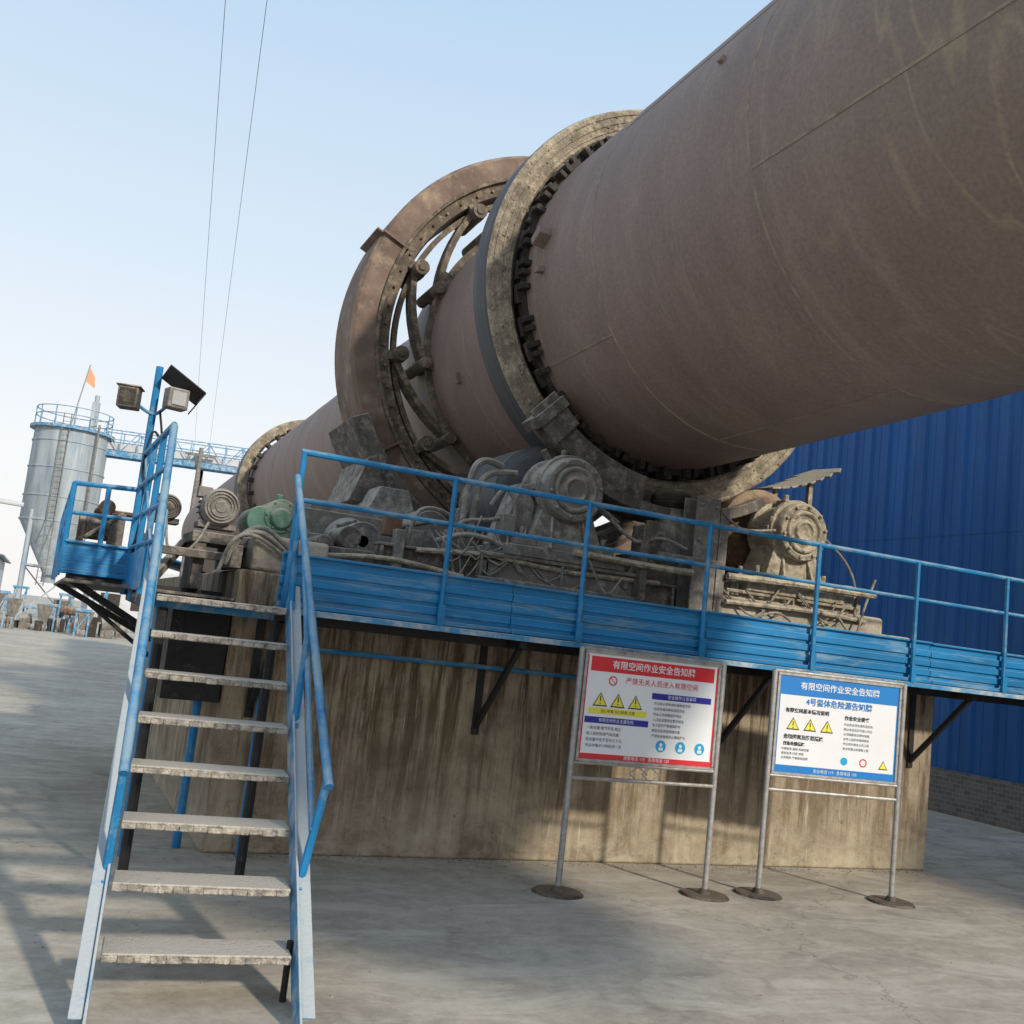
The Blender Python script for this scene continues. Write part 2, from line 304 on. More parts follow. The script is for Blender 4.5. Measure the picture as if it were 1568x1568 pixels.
def tyre(y0,y1,ri,ro,k):
    t=B('riding_ring_'+k,M_tyre,K)
    t.lathe([(y0+.04,ri),(y0,ri+.03),(y0,ro-.025),(y0+.02,ro-.006)],160,ax)
    t.lathe([(y1-.03,ri),(y1,ri+.03),(y1,ro-.04),(y1-.03,ro-.012)],160,ax)
    t.lathe([(y0+.03,ri),(y1-.03,ri)],160,ax); t.done()
    t=B('riding_ring_tread_'+k,M_tread_tyre,K); t.lathe([(y0+.02,ro-.006),(y0+.035,ro),(y1-.045,ro),(y1-.03,ro-.012)],160,ax); t.done()
tyre(8.32,8.66,1.66,1.925,'a'); tyre(22.6,23.0,1.34,1.58,'b')
d=B('ring_face_ridges',M_tyre,K)
for rr in (1.73,1.79,1.86):
    d.lathe([(8.325,rr-.012),(8.308,rr-.006),(8.308,rr+.006),(8.325,rr+.012)],160,ax)
# caked dust lumps on the face
random.seed(3)
for i in range(240):
    a=random.uniform(0,360); r_=random.uniform(1.70,1.89); q_=random.uniform(.01,.03)
    c0=kp(8.32,r_,a); d.cyl(c0,c0-Vector((0,random.uniform(.006,.016),0)),q_,q_*.4,n=6)
d.done()
d=B('ring_stop_band',M_dark,K)
d.lathe([(8.24,RS),(8.24,RS+.05),(8.33,RS+.05),(8.33,RS)],160,ax)
d.lathe([(8.74,RS),(8.74,RS+.14),(8.86,RS+.14),(8.86,RS)],160,ax)
d.lathe([(8.33,RS+.01),(8.74,RS+.01)],160,ax)
d.done()
random.seed(7)
l=B('stop_lugs',M_dark,K,bevel=.006)
for i in range(40):
    a=i*9+random.uniform(-.8,.8)
    l.box(kp(8.2,RS+.045,a),(.09,.10,.05),krot(a)); 
    if i%3: l.box(kp(8.2,RS+.045,a+3.0),(.08,.09,.045),krot(a+3.0))
    l.box(kp(8.28,RS+.05,a+1.6),(.09,.05,.17),krot(a+1.6))
for i in range(30):
    a=i*12; l.box(kp(22.4,RB+.05,a),(.12,.16,.08),krot(a)); l.box(kp(8.9,RS+.05,a),(.1,.14,.07),krot(a))
l.done()
l=B('shell_blocks',M_shell,K,bevel=.008)
l.box(kp(7.9,RS+.05,176),(.12,.16,.09),krot(176)@Matrix.Rotation(.5,3,'X'))
l.box(kp(7.92,RS+.03,186),(.07,.07,.05),krot(186)); l.box(kp(5.55,RS+.01,160),(.05,.05,.05),krot(160))
l.box(kp(10.0,RS+.02,203),(.06,.06,.12),krot(203)); l.box(kp(15.4,RB+.06,168),(.1,.3,.05),krot(168))
l.done()
gg=B('gear_guard',M_guard,K,ang=30)
gg.lathe([(10.70,2.2),(10.70,2.43),(10.74,2.47),(11.35,2.47),(11.38,2.44),(11.38,2.1),(11.36,2.1),(11.36,2.43),(11.34,2.45),(10.76,2.45),(10.725,2.42),(10.725,2.2)],128,ax,closed=True)
gg.done()
gs=B('guard_joint_flanges',M_guard,K,bevel=.004)
for a in (35,95,156,215):
    gs.box(kp(11.04,2.50,a),(.10,.66,.025),krot(a)); gs.box(kp(10.68,2.31,a),(.33,.05,.025),krot(a))
gs.done()
gr=B('girth_gear_ring',M_gear,K)
gr.lathe([(10.80,2.02),(10.72,2.04),(10.72,2.16),(10.66,2.17),(10.66,2.205),(10.80,2.21),(11.2,2.21),(11.25,2.02)],160,ax,closed=True)
gr.lathe([(10.80,1.93),(10.80,1.99),(10.86,1.99),(10.86,1.93)],160,ax,closed=True)
gr.lathe([(10.70,RS),(10.70,RS+.07),(10.74,RS+.07),(10.74,RS)],160,ax)
gr.done()
gb=B('gear_bolts',M_rust,K)
for i in range(60):
    a=i*6+random.uniform(-.5,.5); gb.cyl(kp(10.715,2.10,a),kp(10.69,2.10,a),.017,n=6)
gb.done()
gp=B('gear_spring_plates',M_gear,K,bevel=.004,ang=30)
for i in range(12):
    a=i*30+8
    n=8; pts=[]
    for j in range(n+1):
        t=j/n; aa=a+36*t; r=1.99-(1.99-RS-.03)*(t**.9); pts.append((r,aa))
    for j in range(n):
        r0,a0=pts[j];r1,a1=pts[j+1]
        w0=.10 if 0<j<n-1 else .16; th=.036
        P=[kp(10.72,r0-th,a0),kp(10.72,r1-th,a1),kp(10.72+w0*1.8,r1-th,a1),kp(10.72+w0*1.8,r0-th,a0),
           kp(10.72,r0+th,a0),kp(10.72,r1+th,a1),kp(10.72+w0*1.8,r1+th,a1),kp(10.72+w0*1.8,r0+th,a0)]
        gp.hexa(P)
    gp.cyl(kp(10.60,1.93,a+1),kp(11.2,1.93,a+1),.085,n=16); gp.cyl(kp(10.58,1.93,a+1),kp(10.60,1.93,a+1),.045,n=12)
    gp.cyl(kp(10.6,RS+.09,a+34),kp(11.2,RS+.09,a+34),.065,n=14)
    gp.box(kp(10.76,1.95,a+1),(.2,.14,.10),krot(a+1)); gp.box(kp(10.74,RS+.05,a+31),(.12,.14,.30),krot(a+31))
gp.done()

# ---------------------------------------------------------------- foundation pier
P=B('concrete_foundation_pier',M_pier,None,bevel=.02)
P.bx(1.25,7.78,7.45,13.2,0,1.93); P.done()
blk=B('concrete_plinth',M_block,None,bevel=.03)
blk.bx(5.35,7.25,7.62,9.8,1.935,2.26); blk.bx(1.35,1.9,7.6,8.6,1.935,2.2); blk.bx(2.5,5.0,8.0,10,1.935,2.09); blk.bx(7.26,7.7,7.7,9.2,1.935,2.12)
blk.done()

# ---------------------------------------------------------------- supports / rollers
RX=1.18; RR=.45
for side,xc in (('l',CX-RX),('r',CX+RX)):
    zc=2.93
    G=group('support_roller')
    fn=lambda y,xc=xc,zc=zc:(xc,zc)
    r=B('roller_drum',M_tread_tyre if side=='l' else M_rust,G)
    r.lathe([(8.2,0),(8.2,.36),(8.22,.40),(8.24,RR-.03),(8.26,RR),(8.9,RR),(8.92,RR-.03),(8.92,0)],72,fn); r.done()
    h=B('bearing_housing',M_steelg if side=='l' else M_yell,G,bevel=.008)
    h.lathe([(7.60,0),(7.60,.07),(7.575,.085),(7.575,.10),(7.61,.115),(7.61,.15),(7.58,.165),(7.58,.19),(7.62,.2),(7.60,.21),(7.60,.255),(7.63,.27),(7.70,.275),(7.70,.30),(7.76,.305),(7.76,.255),(7.98,.26),(8.0,.30),(8.06,.30),(8.06,.12),(8.2,.12)],56,fn)
    for i in range(10):
        a=math.radians(i*36+10); c=(xc+.232*math.cos(a),7.6,zc+.232*math.sin(a)); h.cyl((c[0],7.605,c[2]),(c[0],7.575,c[2]),.018,n=6)
    h.hexa([(xc-.36,7.68,2.42),(xc+.36,7.68,2.42),(xc+.36,8.10,2.42),(xc-.36,8.10,2.42),(xc-.20,7.72,2.84),(xc+.20,7.72,2.84),(xc+.20,8.06,2.84),(xc-.20,8.06,2.84)])
    h.box((xc-.36,7.88,2.46),(.2,.4,.07)); h.box((xc+.36,7.88,2.46),(.2,.4,.07))
    for dx in (-.38,.38):
        for dy in (7.75,8.0): h.cyl((xc+dx,dy,2.49),(xc+dx,dy,2.58),.025,n=6)
    for dx in (-.17,.17): h.hexa([(xc+dx-.012,7.60,2.42),(xc+dx+.012,7.60,2.42),(xc+dx+.012,7.72,2.42),(xc+dx-.012,7.72,2.42),(xc+dx*.8-.012,7.70,2.72),(xc+dx*.8+.012,7.70,2.72),(xc+dx*.8+.012,7.72,2.72),(xc+dx*.8-.012,7.72,2.72)])
    h.box((xc,7.9,3.22),(.12,.14,.05)); h.cyl((xc,7.9,3.2),(xc,7.9,3.30),.025,n=10)
    for k in (-1,1): h.cyl((xc+k*.27,7.73,2.86),(xc+k*.27,7.73,3.04),.03,n=10); h.box((xc+k*.28,7.88,2.93),(.07,.3,.06))
    h.done()
    h2=B('rear_bearing',M_steel,G,bevel=.01)
    h2.lathe([(8.92,.12),(9.05,.12),(9.05,.3),(9.5,.3),(9.5,0)],40,fn); h2.box((xc,9.28,2.6),(.75,.42,.5)); h2.done()
    k=B('base_skid',M_steelg if side=='l' else M_yell,G,bevel=.006)
    for y0 in (7.66,8.06,9.3):
        k.bx(xc-.75,xc+.75,y0,y0+.14,2.30,2.33); k.bx(xc-.75,xc+.75,y0+.06,y0+.08,2.13,2.30); k.bx(xc-.75,xc+.75,y0,y0+.14,2.10,2.13)
        for q in range(3): k.bx(xc-.74+q*.72,xc-.72+q*.72,y0+.002,y0+.138,2.131,2.299)
    k.bx(xc-.55,xc+.55,7.64,9.7,2.332,2.42)
    k.done()
cv=B('roller_cover_plate',M_yell,None,bevel=.004)
n=8
for i in range(n):
    t0=i/n;t1=(i+1)/n
    f=lambda t:(6.3+.92*t,3.40+.12*t+.24*t*t)
    a=f(t0);b=f(t1)
    cv.hexa([(a[0],8.2,a[1]),(b[0],8.2+.12*t1,b[1]),(b[0],8.75,b[1]+.03),(a[0],8.95,a[1]+.03),(a[0],8.2,a[1]+.02),(b[0],8.2+.12*t1,b[1]+.02),(b[0],8.75,b[1]+.05),(a[0],8.95,a[1]+.05)])
cv.bx(6.9,6.95,8.4,8.45,2.1,3.6); cv.bx(6.4,6.44,8.3,8.34,2.42,3.44)
cv.done()
ag=B('ring_scraper_guard',M_steel,None,bevel=.004)
ag.lathe([(8.06,1.74),(8.06,1.96),(8.30,1.96),(8.30,1.93),(8.09,1.93),(8.09,1.74)],30,ax,a0=226,a1=262,closed=True)
ag.box(kp(8.12,1.86,226),(.34,.3,.1),krot(226)); ag.box(kp(8.02,1.86,228),(.3,.03,.36),krot(228))
ag.lathe([(8.0,1.98),(8.0,2.08),(8.4,2.08),(8.4,1.98)],20,ax,a0=240,a1=300,closed=True)
ag.tube([kp(8.05,2.12,232),kp(8.05,2.2,240),kp(8.05,2.2,250),kp(8.05,2.25,257)],.03)
ag.done()

G=group('thrust_roller')
t=B('wheel',M_dark,G,bevel=.01); t.cyl((5.12,8.12,3.06),(5.12,8.12,3.12),.19,.19,36); t.cyl((5.12,8.12,3.12),(5.12,8.12,3.16),.19,.15,36); t.cyl((5.12,8.12,3.0),(5.12,8.12,3.06),.15,.19,36); t.done()
t=B('body',M_steelg,G,bevel=.01); t.cyl((5.12,8.12,2.55),(5.12,8.12,3.0),.2,.14,24); t.bx(4.8,5.45,7.95,8.5,2.42,2.56); t.box((5.12,8.12,2.72),(.5,.06,.3)); t.box((5.12,8.12,2.72),(.06,.5,.3)); t.bx(4.75,5.34,7.9,8.7,2.1,2.42); t.done()

G=group('steel_column')
c=B('flanges_web',M_steelg,G,bevel=.004)
c.bx(5.06,5.30,7.60,7.62,1.7,3.08); c.bx(5.06,5.30,7.80,7.82,1.7,3.08); c.bx(5.17,5.19,7.62,7.80,1.7,3.08); c.bx(4.7,5.38,7.585,7.6,2.48,2.54); c.bx(5.0,5.5,7.55,7.9,2.02,2.05)
c.bx(5.31,5.40,7.6,7.82,2.1,3.0)
for z in (2.7,2.85,3.0): c.cyl((5.1,7.6,z),(5.1,7.57,z),.018,n=6); c.cyl((5.26,7.6,z),(5.26,7.57,z),.018,n=6)
c.done()

G=group('pinion_gearbox')
p=B('housing',M_steelg,G,bevel=.02)
p.hexa([(2.45,9.9,1.94),(3.65,9.9,1.94),(3.65,11.4,1.94),(2.45,11.4,1.94),(2.95,10.1,3.05),(3.25,10.1,3.05),(3.25,11.3,3.05),(2.95,11.3,3.05)])
p.bx(1.95,2.95,9.2,10.0,1.94,2.62); p.bx(1.88,3.02,9.15,10.05,2.35,2.40); p.bx(2.1,2.8,9.3,9.9,2.62,2.72)
p.cyl((2.45,9.2,2.35),(2.45,9.05,2.35),.24,.2,28); p.cyl((2.45,9.05,2.35),(2.45,8.7,2.35),.06,n=14); p.cyl((2.45,8.85,2.35),(2.45,8.7,2.35),.17,n=28)
p.cyl((3.35,9.9,2.62),(3.35,9.55,2.62),.22,.2,28)
for i in range(8):
    a=i*math.pi/4; p.cyl((2.45+.2*math.cos(a),9.13,2.35+.2*math.sin(a)),(2.45+.2*math.cos(a),9.03,2.35+.2*math.sin(a)),.018,n=6)
p.bx(1.7,4.4,10.06,11.9,1.935,2.06)
p.done()
p=B('lower_gear_cover',M_steel,G,bevel=.01)
p.lathe([(10.55,2.42),(10.55,2.62),(11.5,2.62),(11.5,2.42)],30,ax,a0=205,a1=300,closed=True)
p.bx(3.7,6.4,10.5,11.6,1.94,2.45)
p.hexa([(2.75,10.5,2.9),(3.2,10.5,2.9),(3.2,11.5,2.9),(2.75,11.5,2.9),(2.9,10.5,3.38),(2.98,10.5,3.42),(2.98,11.5,3.42),(2.9,11.5,3.38)])
p.done()

def motor(name,x,y,z,r,ln,m1):
    G=group(name)
    b=B('finned_body',m1,G,bevel=.003)
    fn=lambda yy:(x,z)
    b.lathe([(y,0),(y,.3*r),(y+.01,.32*r),(y+.012,.9*r),(y+.04,r),(y+.12,r),(y+.12,.85*r),(y+ln,.85*r),(y+ln,.6*r),(y+ln+.05,.5*r),(y+ln+.05,0)],36,fn)
    for i in range(20):
        a=2*math.pi*i/20; e=Vector((math.cos(a),0,math.sin(a))); q=Matrix.Rotation(-a,3,'Y')
        b.box(Vector((x,y+.12+(ln-.14)/2,z))+e*r*.9,(r*.22,ln-.16,.008),q)
    for k_ in (.5,.66,.82):
        b.lathe([(y+.006,r*k_),(y-.004,r*(k_+.02)),(y-.004,r*(k_+.05)),(y+.006,r*(k_+.07))],36,fn)
    b.box((x,y+ln*.55,z-r*.98),(r*2,ln*.6,.04)); b.box((x-r*.8,y+ln*.5,z+r*.75),(r*.7,r*.9,r*.55))
    b.cyl((x,y+ln,z),(x,y+ln+.2,z),.03,n=12)
    b.done()
motor('drive_motor',1.13,7.9,2.38,.14,.36,M_steelg)
motor('drive_motor',.80,8.3,2.36,.10,.3,M_steel)
G=group('green_gear_reducer')
b=B('casing',M_green,G,bevel=.012)
b.bx(1.38,1.78,7.95,8.35,2.22,2.36); b.cyl((1.58,7.93,2.38),(1.58,8.37,2.38),.13,n=28); b.cyl((1.58,7.93,2.36),(1.58,7.89,2.36),.09,.07,24); b.cyl((1.44,7.94,2.33),(1.44,8.36,2.33),.11,n=24)
b.bx(1.34,1.84,7.93,8.38,2.2,2.225); b.cyl((1.58,8.1,2.5),(1.58,8.1,2.56),.03,n=10)
for i in range(6): a=i*math.pi/3; b.cyl((1.58+.11*math.cos(a),7.935,2.38+.11*math.sin(a)),(1.58+.11*math.cos(a),7.91,2.38+.11*math.sin(a)),.011,n=6)
b.done()
b=B('pedestal',M_steel,G,bevel=.006); b.bx(.95,1.9,7.85,8.4,2.10,2.18); b.bx(.98,1.06,7.87,8.38,1.76,2.10); b.bx(1.2,1.28,7.6,8.3,1.935,2.10)
b.beam((.72,7.8,1.8),(.95,8.3,2.1),.05,.07); b.bx(.6,1.2,7.78,7.86,1.98,2.04); b.bx(.6,.68,7.7,8.5,1.8,2.1)
b.cyl((1.95,8.0,2.22),(1.95,8.35,2.22),.08,n=18); b.bx(1.85,2.1,7.95,8.4,2.06,2.15); b.cyl((2.12,7.9,2.3),(2.12,8.3,2.3),.09,n=20)
b.done()
G=group('deck_winch')
b=B('winch_body',M_steel,G,bevel=.008)
b.bx(.22,.55,8.35,8.8,1.95,2.02); b.cyl((.25,8.6,2.14),(.5,8.6,2.14),.09,n=20); b.bx(.42,.52,8.4,8.7,2.0,2.26); b.cyl((.2,8.6,2.14),(.25,8.6,2.14),.12,n=20); b.beam((.25,8.4,2.05),(.5,8.4,2.26),.03,.03); b.bx(.24,.3,8.4,8.8,1.72,1.95); b.bx(.48,.54,8.4,8.8,1.72,1.95)
b.done()
b=B('winch_motor',M_rust,G,bevel=.008); b.cyl((.38,8.45,2.30),(.38,8.8,2.30),.06,n=18); b.bx(.3,.6,8.5,8.75,2.26,2.29); b.done()

G=group('lubrication_pipework')
b=B('steel_pipes',M_yell,G)
b.tube([(3.9,7.6,2.42),(4.6,7.58,2.40),(5.04,7.56,2.40)],.03); b.tube([(5.4,7.56,2.42),(6.2,7.54,2.44),(7.05,7.55,2.45)],.032); b.tube([(5.4,7.56,2.2),(6.4,7.54,2.22),(7.0,7.6,2.2)],.024)
b.tube([(2.6,7.72,2.26),(3.2,7.7,2.3),(3.9,7.7,2.26),(4.8,7.7,2.28)],.022)
b.tube([(1.9,7.7,2.12),(2.4,7.68,2.16),(3.0,7.68,2.10)],.02)
b.done()
b=B('grey_pipes',M_steelg,G)
b.tube([(3.02,7.9,2.45),(3.04,7.9,2.8),(3.08,7.9,3.02),(3.2,7.95,3.1),(3.36,8.0,3.08)],.03)
b.tube([(3.12,7.95,2.45),(3.14,7.95,2.75),(3.17,7.95,2.92),(3.3,8.0,3.02),(3.5,8.0,3.05)],.028)
b.tube([(2.9,7.8,2.4),(3.0,7.8,2.55),(3.3,7.8,2.62),(3.55,7.85,2.8)],.018)
b.tube([(2.55,7.8,2.3),(2.6,7.8,2.55),(2.75,7.85,2.62),(2.95,7.9,2.58)],.018)
b.tube([(2.5,7.9,2.1),(2.48,7.9,2.4),(2.7,8.3,2.5),(3.0,8.6,2.6)],.025)
b.tube([(3.42,7.78,2.5),(3.40,7.74,2.75),(3.30,7.74,2.86),(3.22,7.8,2.72)],.02); b.tube([(2.75,7.76,2.35),(3.0,7.72,2.44),(3.3,7.72,2.40),(3.5,7.7,2.2)],.022)
b.tube([(4.25,7.66,2.75),(4.5,7.64,2.6),(4.75,7.64,2.66),(5.0,7.62,2.6)],.016)
b.done()
b=B('cables',M_cable,G)
for i in range(14):
    x0=random.uniform(2.5,3.6);x1=x0+random.uniform(.25,.9)
    b.tube([(x0,7.75,2.42+random.uniform(0,.1)),((x0+x1)/2+random.uniform(-.1,.1),7.68,2.14+random.uniform(-.06,.16)),(x1,7.75,2.40+random.uniform(0,.25))],random.uniform(.006,.011),n=6)
for i in range(6):
    x0=random.uniform(3.7,6.3);x1=x0+random.uniform(.3,.7)
    b.tube([(x0,7.62,2.3+random.uniform(0,.15)),((x0+x1)/2,7.55,2.06+random.uniform(-.03,.08)),(x1,7.62,2.25+random.uniform(0,.15))],random.uniform(.006,.010),n=6)
b.tube([(1.2,7.6,2.05),(1.28,7.6,2.2),(1.42,7.58,2.24),(1.6,7.6,2.12)],.017); b.tube([(1.16,7.58,1.95),(1.24,7.58,2.16),(1.4,7.56,2.2),(1.62,7.58,2.06)],.017)
b.tube([(1.12,7.56,1.9),(1.2,7.56,2.13),(1.36,7.54,2.17),(1.66,7.55,2.0)],.014)
b.tube([(.75,7.9,2.3),(.8,7.8,2.0),(.95,7.8,2.05),(1.05,7.85,2.25)],.01)
b.tube([(3.3,7.6,2.12),(3.6,7.58,2.03),(4.1,7.58,2.06),(4.5,7.58,2.0)],.012)
b.tube([(6.5,7.7,2.95),(6.85,7.75,2.75),(6.95,7.7,2.5),(6.9,7.7,2.25)],.013); b.tube([(5.3,7.6,3.0),(5.5,7.55,2.85),(5.9,7.6,2.9)],.011)
b.tube([(6.6,7.5,2.2),(6.8,7.5,2.05),(6.95,7.55,2.35),(7.05,7.55,2.6)],.012)
b.tube([(5.6,7.5,2.06),(5.9,7.48,2.16),(6.2,7.5,2.05),(6.5,7.5,2.1)],.012)
b.done()
b=B('fittings',M_steelg,G,bevel=.006)
random.seed(11)
for i in range(20):
    x=random.uniform(2.55,4.9); y=random.uniform(7.85,8.3); z=random.uniform(2.12,2.42)
    sx=random.uniform(.06,.18)
    if random.random()<.5: b.box((x,y,z),(sx,.1+.1*random.random(),random.uniform(.08,.2)))
    else: b.cyl((x,y-.1,z),(x,y+.1,z),sx*.4,n=16); b.cyl((x,y-.12,z),(x,y-.1,z),sx*.5,n=16)
for i in range(8):
    x=random.uniform(5.5,7.0); b.cyl((x,7.7,2.28),(x,7.7,2.36+random.random()*.1),.025,n=10)
b.box((6.85,7.75,2.42),(.1,.16,.2)); b.box((6.98,7.75,2.38),(.05,.16,.25))
b.hexa([(3.3,7.8,2.42),(3.6,7.8,2.42),(3.6,8.1,2.42),(3.3,8.1,2.42),(3.48,7.8,2.95),(3.6,7.8,2.8),(3.6,8.1,2.8),(3.48,8.1,2.95)])
b.bx(3.3,3.42,7.72,7.86,2.52,2.66); b.bx(2.42,2.5,7.7,7.8,2.05,2.4)
b.done()
b=B('red_valve_box',M_rust,G,bevel=.01); b.bx(2.36,2.50,7.82,7.92,2.35,2.52); b.done()
b=B('main_base_frame',M_steel,G,bevel=.006)
b.bx(2.3,5.0,7.78,7.80,2.0,2.26); b.bx(2.3,5.0,7.72,7.86,2.262,2.285); b.bx(2.3,5.0,7.72,7.86,1.96,1.985)
b.bx(2.3,5.0,8.9,9.0,2.0,2.3)
for q in range(4): b.bx(2.32+q*.88,2.345+q*.88,7.72,7.779,1.986,2.26)
b.bx(1.95,2.29,7.75,8.6,1.94,2.2)
b.bx(4.55,4.62,7.6,7.8,2.1,2.75); b.beam((4.45,7.72,2.2),(4.8,7.72,2.7),.04,.08)
b.done()

# ---------------------------------------------------------------- platform
PL=group('steel_walkway')
k=B('kick_channel',M_kick,PL,bevel=.003)
def kick(x0,x1,yf,z0,z1):
    h=z1-z0
    k.bx(x0,x1,yf,yf+.012,z0,z1)
    k.bx(x0,x1,yf-.045,yf-.001,z0+.004,z0+.034)
    for f in (.28,.52,.76): k.bx(x0,x1,yf-.018,yf-.001,z0+h*f-.026,z0+h*f+.026)
    k.bx(x0,x1,yf-.03,yf+.05,z1+.001,z1+.018)
for x0,x1 in ((1.38,3.0),(3.006,4.62),(4.626,6.9),(6.906,9.0),(9.006,13.5)): kick(x0,x1,6.7,1.69,2.02+random.uniform(-.004,.004))
kick(.12,.56,8.0,1.76,1.98)
k.bx(.55,.562,6.7,7.99,1.70,1.95); k.bx(.112,.124,8.0,12,1.76,1.98)
k.done()
f=B('deck_plate',M_steel,PL)
f.bx(1.42,13.5,6.76,7.43,1.67,1.69); f.bx(.57,1.40,6.66,7.44,1.645,1.668); f.bx(.14,1.24,7.45,12,1.7,1.72); f.done()
f=B('deck_edge_angle',M_bluelt,PL,bevel=.003)
f.bx(1.36,13.5,6.64,6.70,1.650,1.688); f.bx(.6,1.36,6.60,6.64,1.60,1.665); f.done()
br=B('brackets',M_black,PL,bevel=.004)
brb=B('blue_underframe',M_blue,PL,bevel=.004)
for x in (1.45,3.15,5.35,7.5,9.6,11.8):
    br.bx(x-.03,x+.03,6.74,7.44,1.60,1.668); br.beam((x,6.8,1.6),(x,7.44,.98),.035,.045)
    br.bx(x-.03,x+.03,7.430,7.447,.92,1.6)
for x in (9.6,11.8): br.bx(x-.06,x+.06,7.2,7.32,0,1.6)
br.bx(1.4,13.4,6.95,7.01,1.59,1.66)
brb.tube([(1.5,7.36,1.43),(4.9,7.36,1.43)],.018,smooth=0); brb.tube([(1.5,7.34,1.30),(1.5,7.34,0)],.025,smooth=0)
brb.tube([(.75,7.3,1.6),(.75,7.3,0)],.03,smooth=0); brb.tube([(1.12,7.6,1.6),(1.12,7.6,0)],.03,smooth=0)
br.beam((.16,8.0,1.74),(.9,8.0,1.35),.05,.05); br.beam((.16,8.02,1.73),(1.24,8.02,1.73),.05,.06); br.beam((.6,6.7,1.62),(.6,8,1.66),.05,.07)
br.beam((.14,9.5,1.7),(1.2,9.5,1.2),.05,.05); br.beam((.3,8.,1.6),(1.0,8.0,1.1),.03,.03); br.bx(.85,1.24,7.46,8.4,1.0,1.68)
br.done(); brb.done()
r=B('guard_rail',M_blue,PL)
zt=2.69; zm=2.38
r.tube([(1.40,6.67,zt),(13.5,6.67,zt)],.020,smooth=0); r.tube([(1.40,6.67,zm),(13.5,6.67,zm)],.016,smooth=0)
for i in range(12):
    x=1.42+1.05*i; r.tube([(x,6.652,1.69),(x+random.uniform(-.008,.008),6.655,zt)],.019,smooth=0)
    r.box((x,6.64,1.76),(.05,.02,.14))
r.tube([(.60,6.64,zt+.02),(.56,8.0,zt),],.02,smooth=0)
for z in (2.45,2.22,2.0): r.tube([(.60,6.64,z),(.56,8.0,z)],.016,smooth=0)
for (x,y) in ((.60,6.64),(.59,7.1),(.575,7.55)): r.tube([(x,y,1.62),(x,y,zt+.01)],.021,smooth=0)
r.tube([(.56,8.0,1.66),(.56,8.0,3.34)],.026,smooth=0)
r.beam((.60,6.64,1.8),(.56,8.0,2.66),.015,.02); 
r.tube([(.12,8.0,2.40),(.56,8.0,2.42)],.018,smooth=0); r.tube([(.12,8.0,2.19),(.56,8.0,2.2)],.014,smooth=0)
for x in (.12,.35): r.tube([(x,8.0,1.76),(x,8.0,2.40)],.018,smooth=0)
for z in (2.40,2.19): r.tube([(.12,8.0,z),(.12,12,z)],.015,smooth=0)
for y in (9,10,11,12): r.tube([(.12,y,1.76),(.12,y,2.4)],.016,smooth=0)
r.done()

# ---------------------------------------------------------------- floodlights
G=group('floodlight')
b=B('visor',M_black,G,bevel=.004)
Rv=rot('Y',30)@rot('X',-14)
b.box((.73,7.86,3.21),(.31,.26,.012),Rv); b.box(Vector((.73,7.86,3.21))+Rv@Vector((.155,0,-.05)),(.010,.26,.10),Rv); b.done()
b=B('lamp_box',M_steelg,G,bevel=.01); b.box((.69,7.82,3.09),(.15,.12,.15),rot('Z',15)); b.done()
b=B('lamp_box_dark',M_steel,G,bevel=.01); b.box((.38,7.9,3.05),(.14,.14,.15),rot('Z',-15)); b.box((.38,7.9,3.13),(.17,.17,.012),rot('Z',-15)); b.done()
b=B('lens',M_lens,G); b.box((.705,7.757,3.09),(.1,.01,.1),rot('Z',15)); b.done()
b=B('lens_dark',M_dark,G); b.box((.362,7.83,3.05),(.11,.006,.12),rot('Z',-15)); b.done()
b=B('arm_and_cable',M_blue,G); b.tube([(.42,7.95,3.04),(.56,7.98,2.98),(.64,7.9,3.04)],.013); b.done()
b=B('cable',M_black,G); b.tube([(.60,7.9,3.0),(.64,7.9,2.8),(.58,7.97,2.85),(.55,7.97,2.6),(.6,7.95,2.3),(.56,7.97,1.9)],.009,n=6); b.done()

# ---------------------------------------------------------------- stairs
ST=group('steel_stair')
O=Vector((.43,4.40,0)); D=Vector((.097,.9953,0)); W=Vector((.9953,-.097,0)); WD=.76; SLP=.783
def sp(s_,t,z): return O+D*s_+W*t+Vector((0,0,z))
b=B('stringers',M_stringer,ST,bevel=.004)
for t in (-.02,WD+.02):
    b.beam(sp(-.06,t,.02-.04),sp(2.27,t,2.27*SLP-.03),.012,.17)
    o=-.034 if t<0 else .034
    b.beam(sp(-.06,t+o,.02+.035),sp(2.27,t+o,2.27*SLP+.045),.055,.012); b.beam(sp(-.06,t+o,-.118),sp(2.27,t+o,2.27*SLP-.108),.055,.012)
b.done()
b=B('treads',M_tread,ST,bevel=.006)
RT=Matrix((W,D,Vector((0,0,1)))).transposed()
for i in range(8):
    z=.223+i*.2087; s_=z/SLP
    tl=random.uniform(-.5,.5)
    Rq=RT@rot('Y',tl)
    b.box(sp(s_+.02,WD/2,z-.012),(WD-.004,.23,.014),Rq)
    nseg=12
    for q in range(nseg):
        t0=.002+q*(WD-.004)/nseg; t1=t0+(WD-.004)/nseg+.0005
        b.box(sp(s_-.087+random.uniform(-.002,.002),(t0+t1)/2,z-.026+random.uniform(-.0015,.0015)),(t1-t0,.014,.034+random.uniform(-.004,.004)),Rq)
    b.box(sp(s_+.128,WD/2,z-.03),(WD-.004,.012,.04),Rq)
b.done()
b=B('handrails',M_blue,ST)
def so(s_,side,off,zo):
    t=-.02-off if side<0 else WD+.02+off
    return sp(s_,t,s_*SLP+zo)
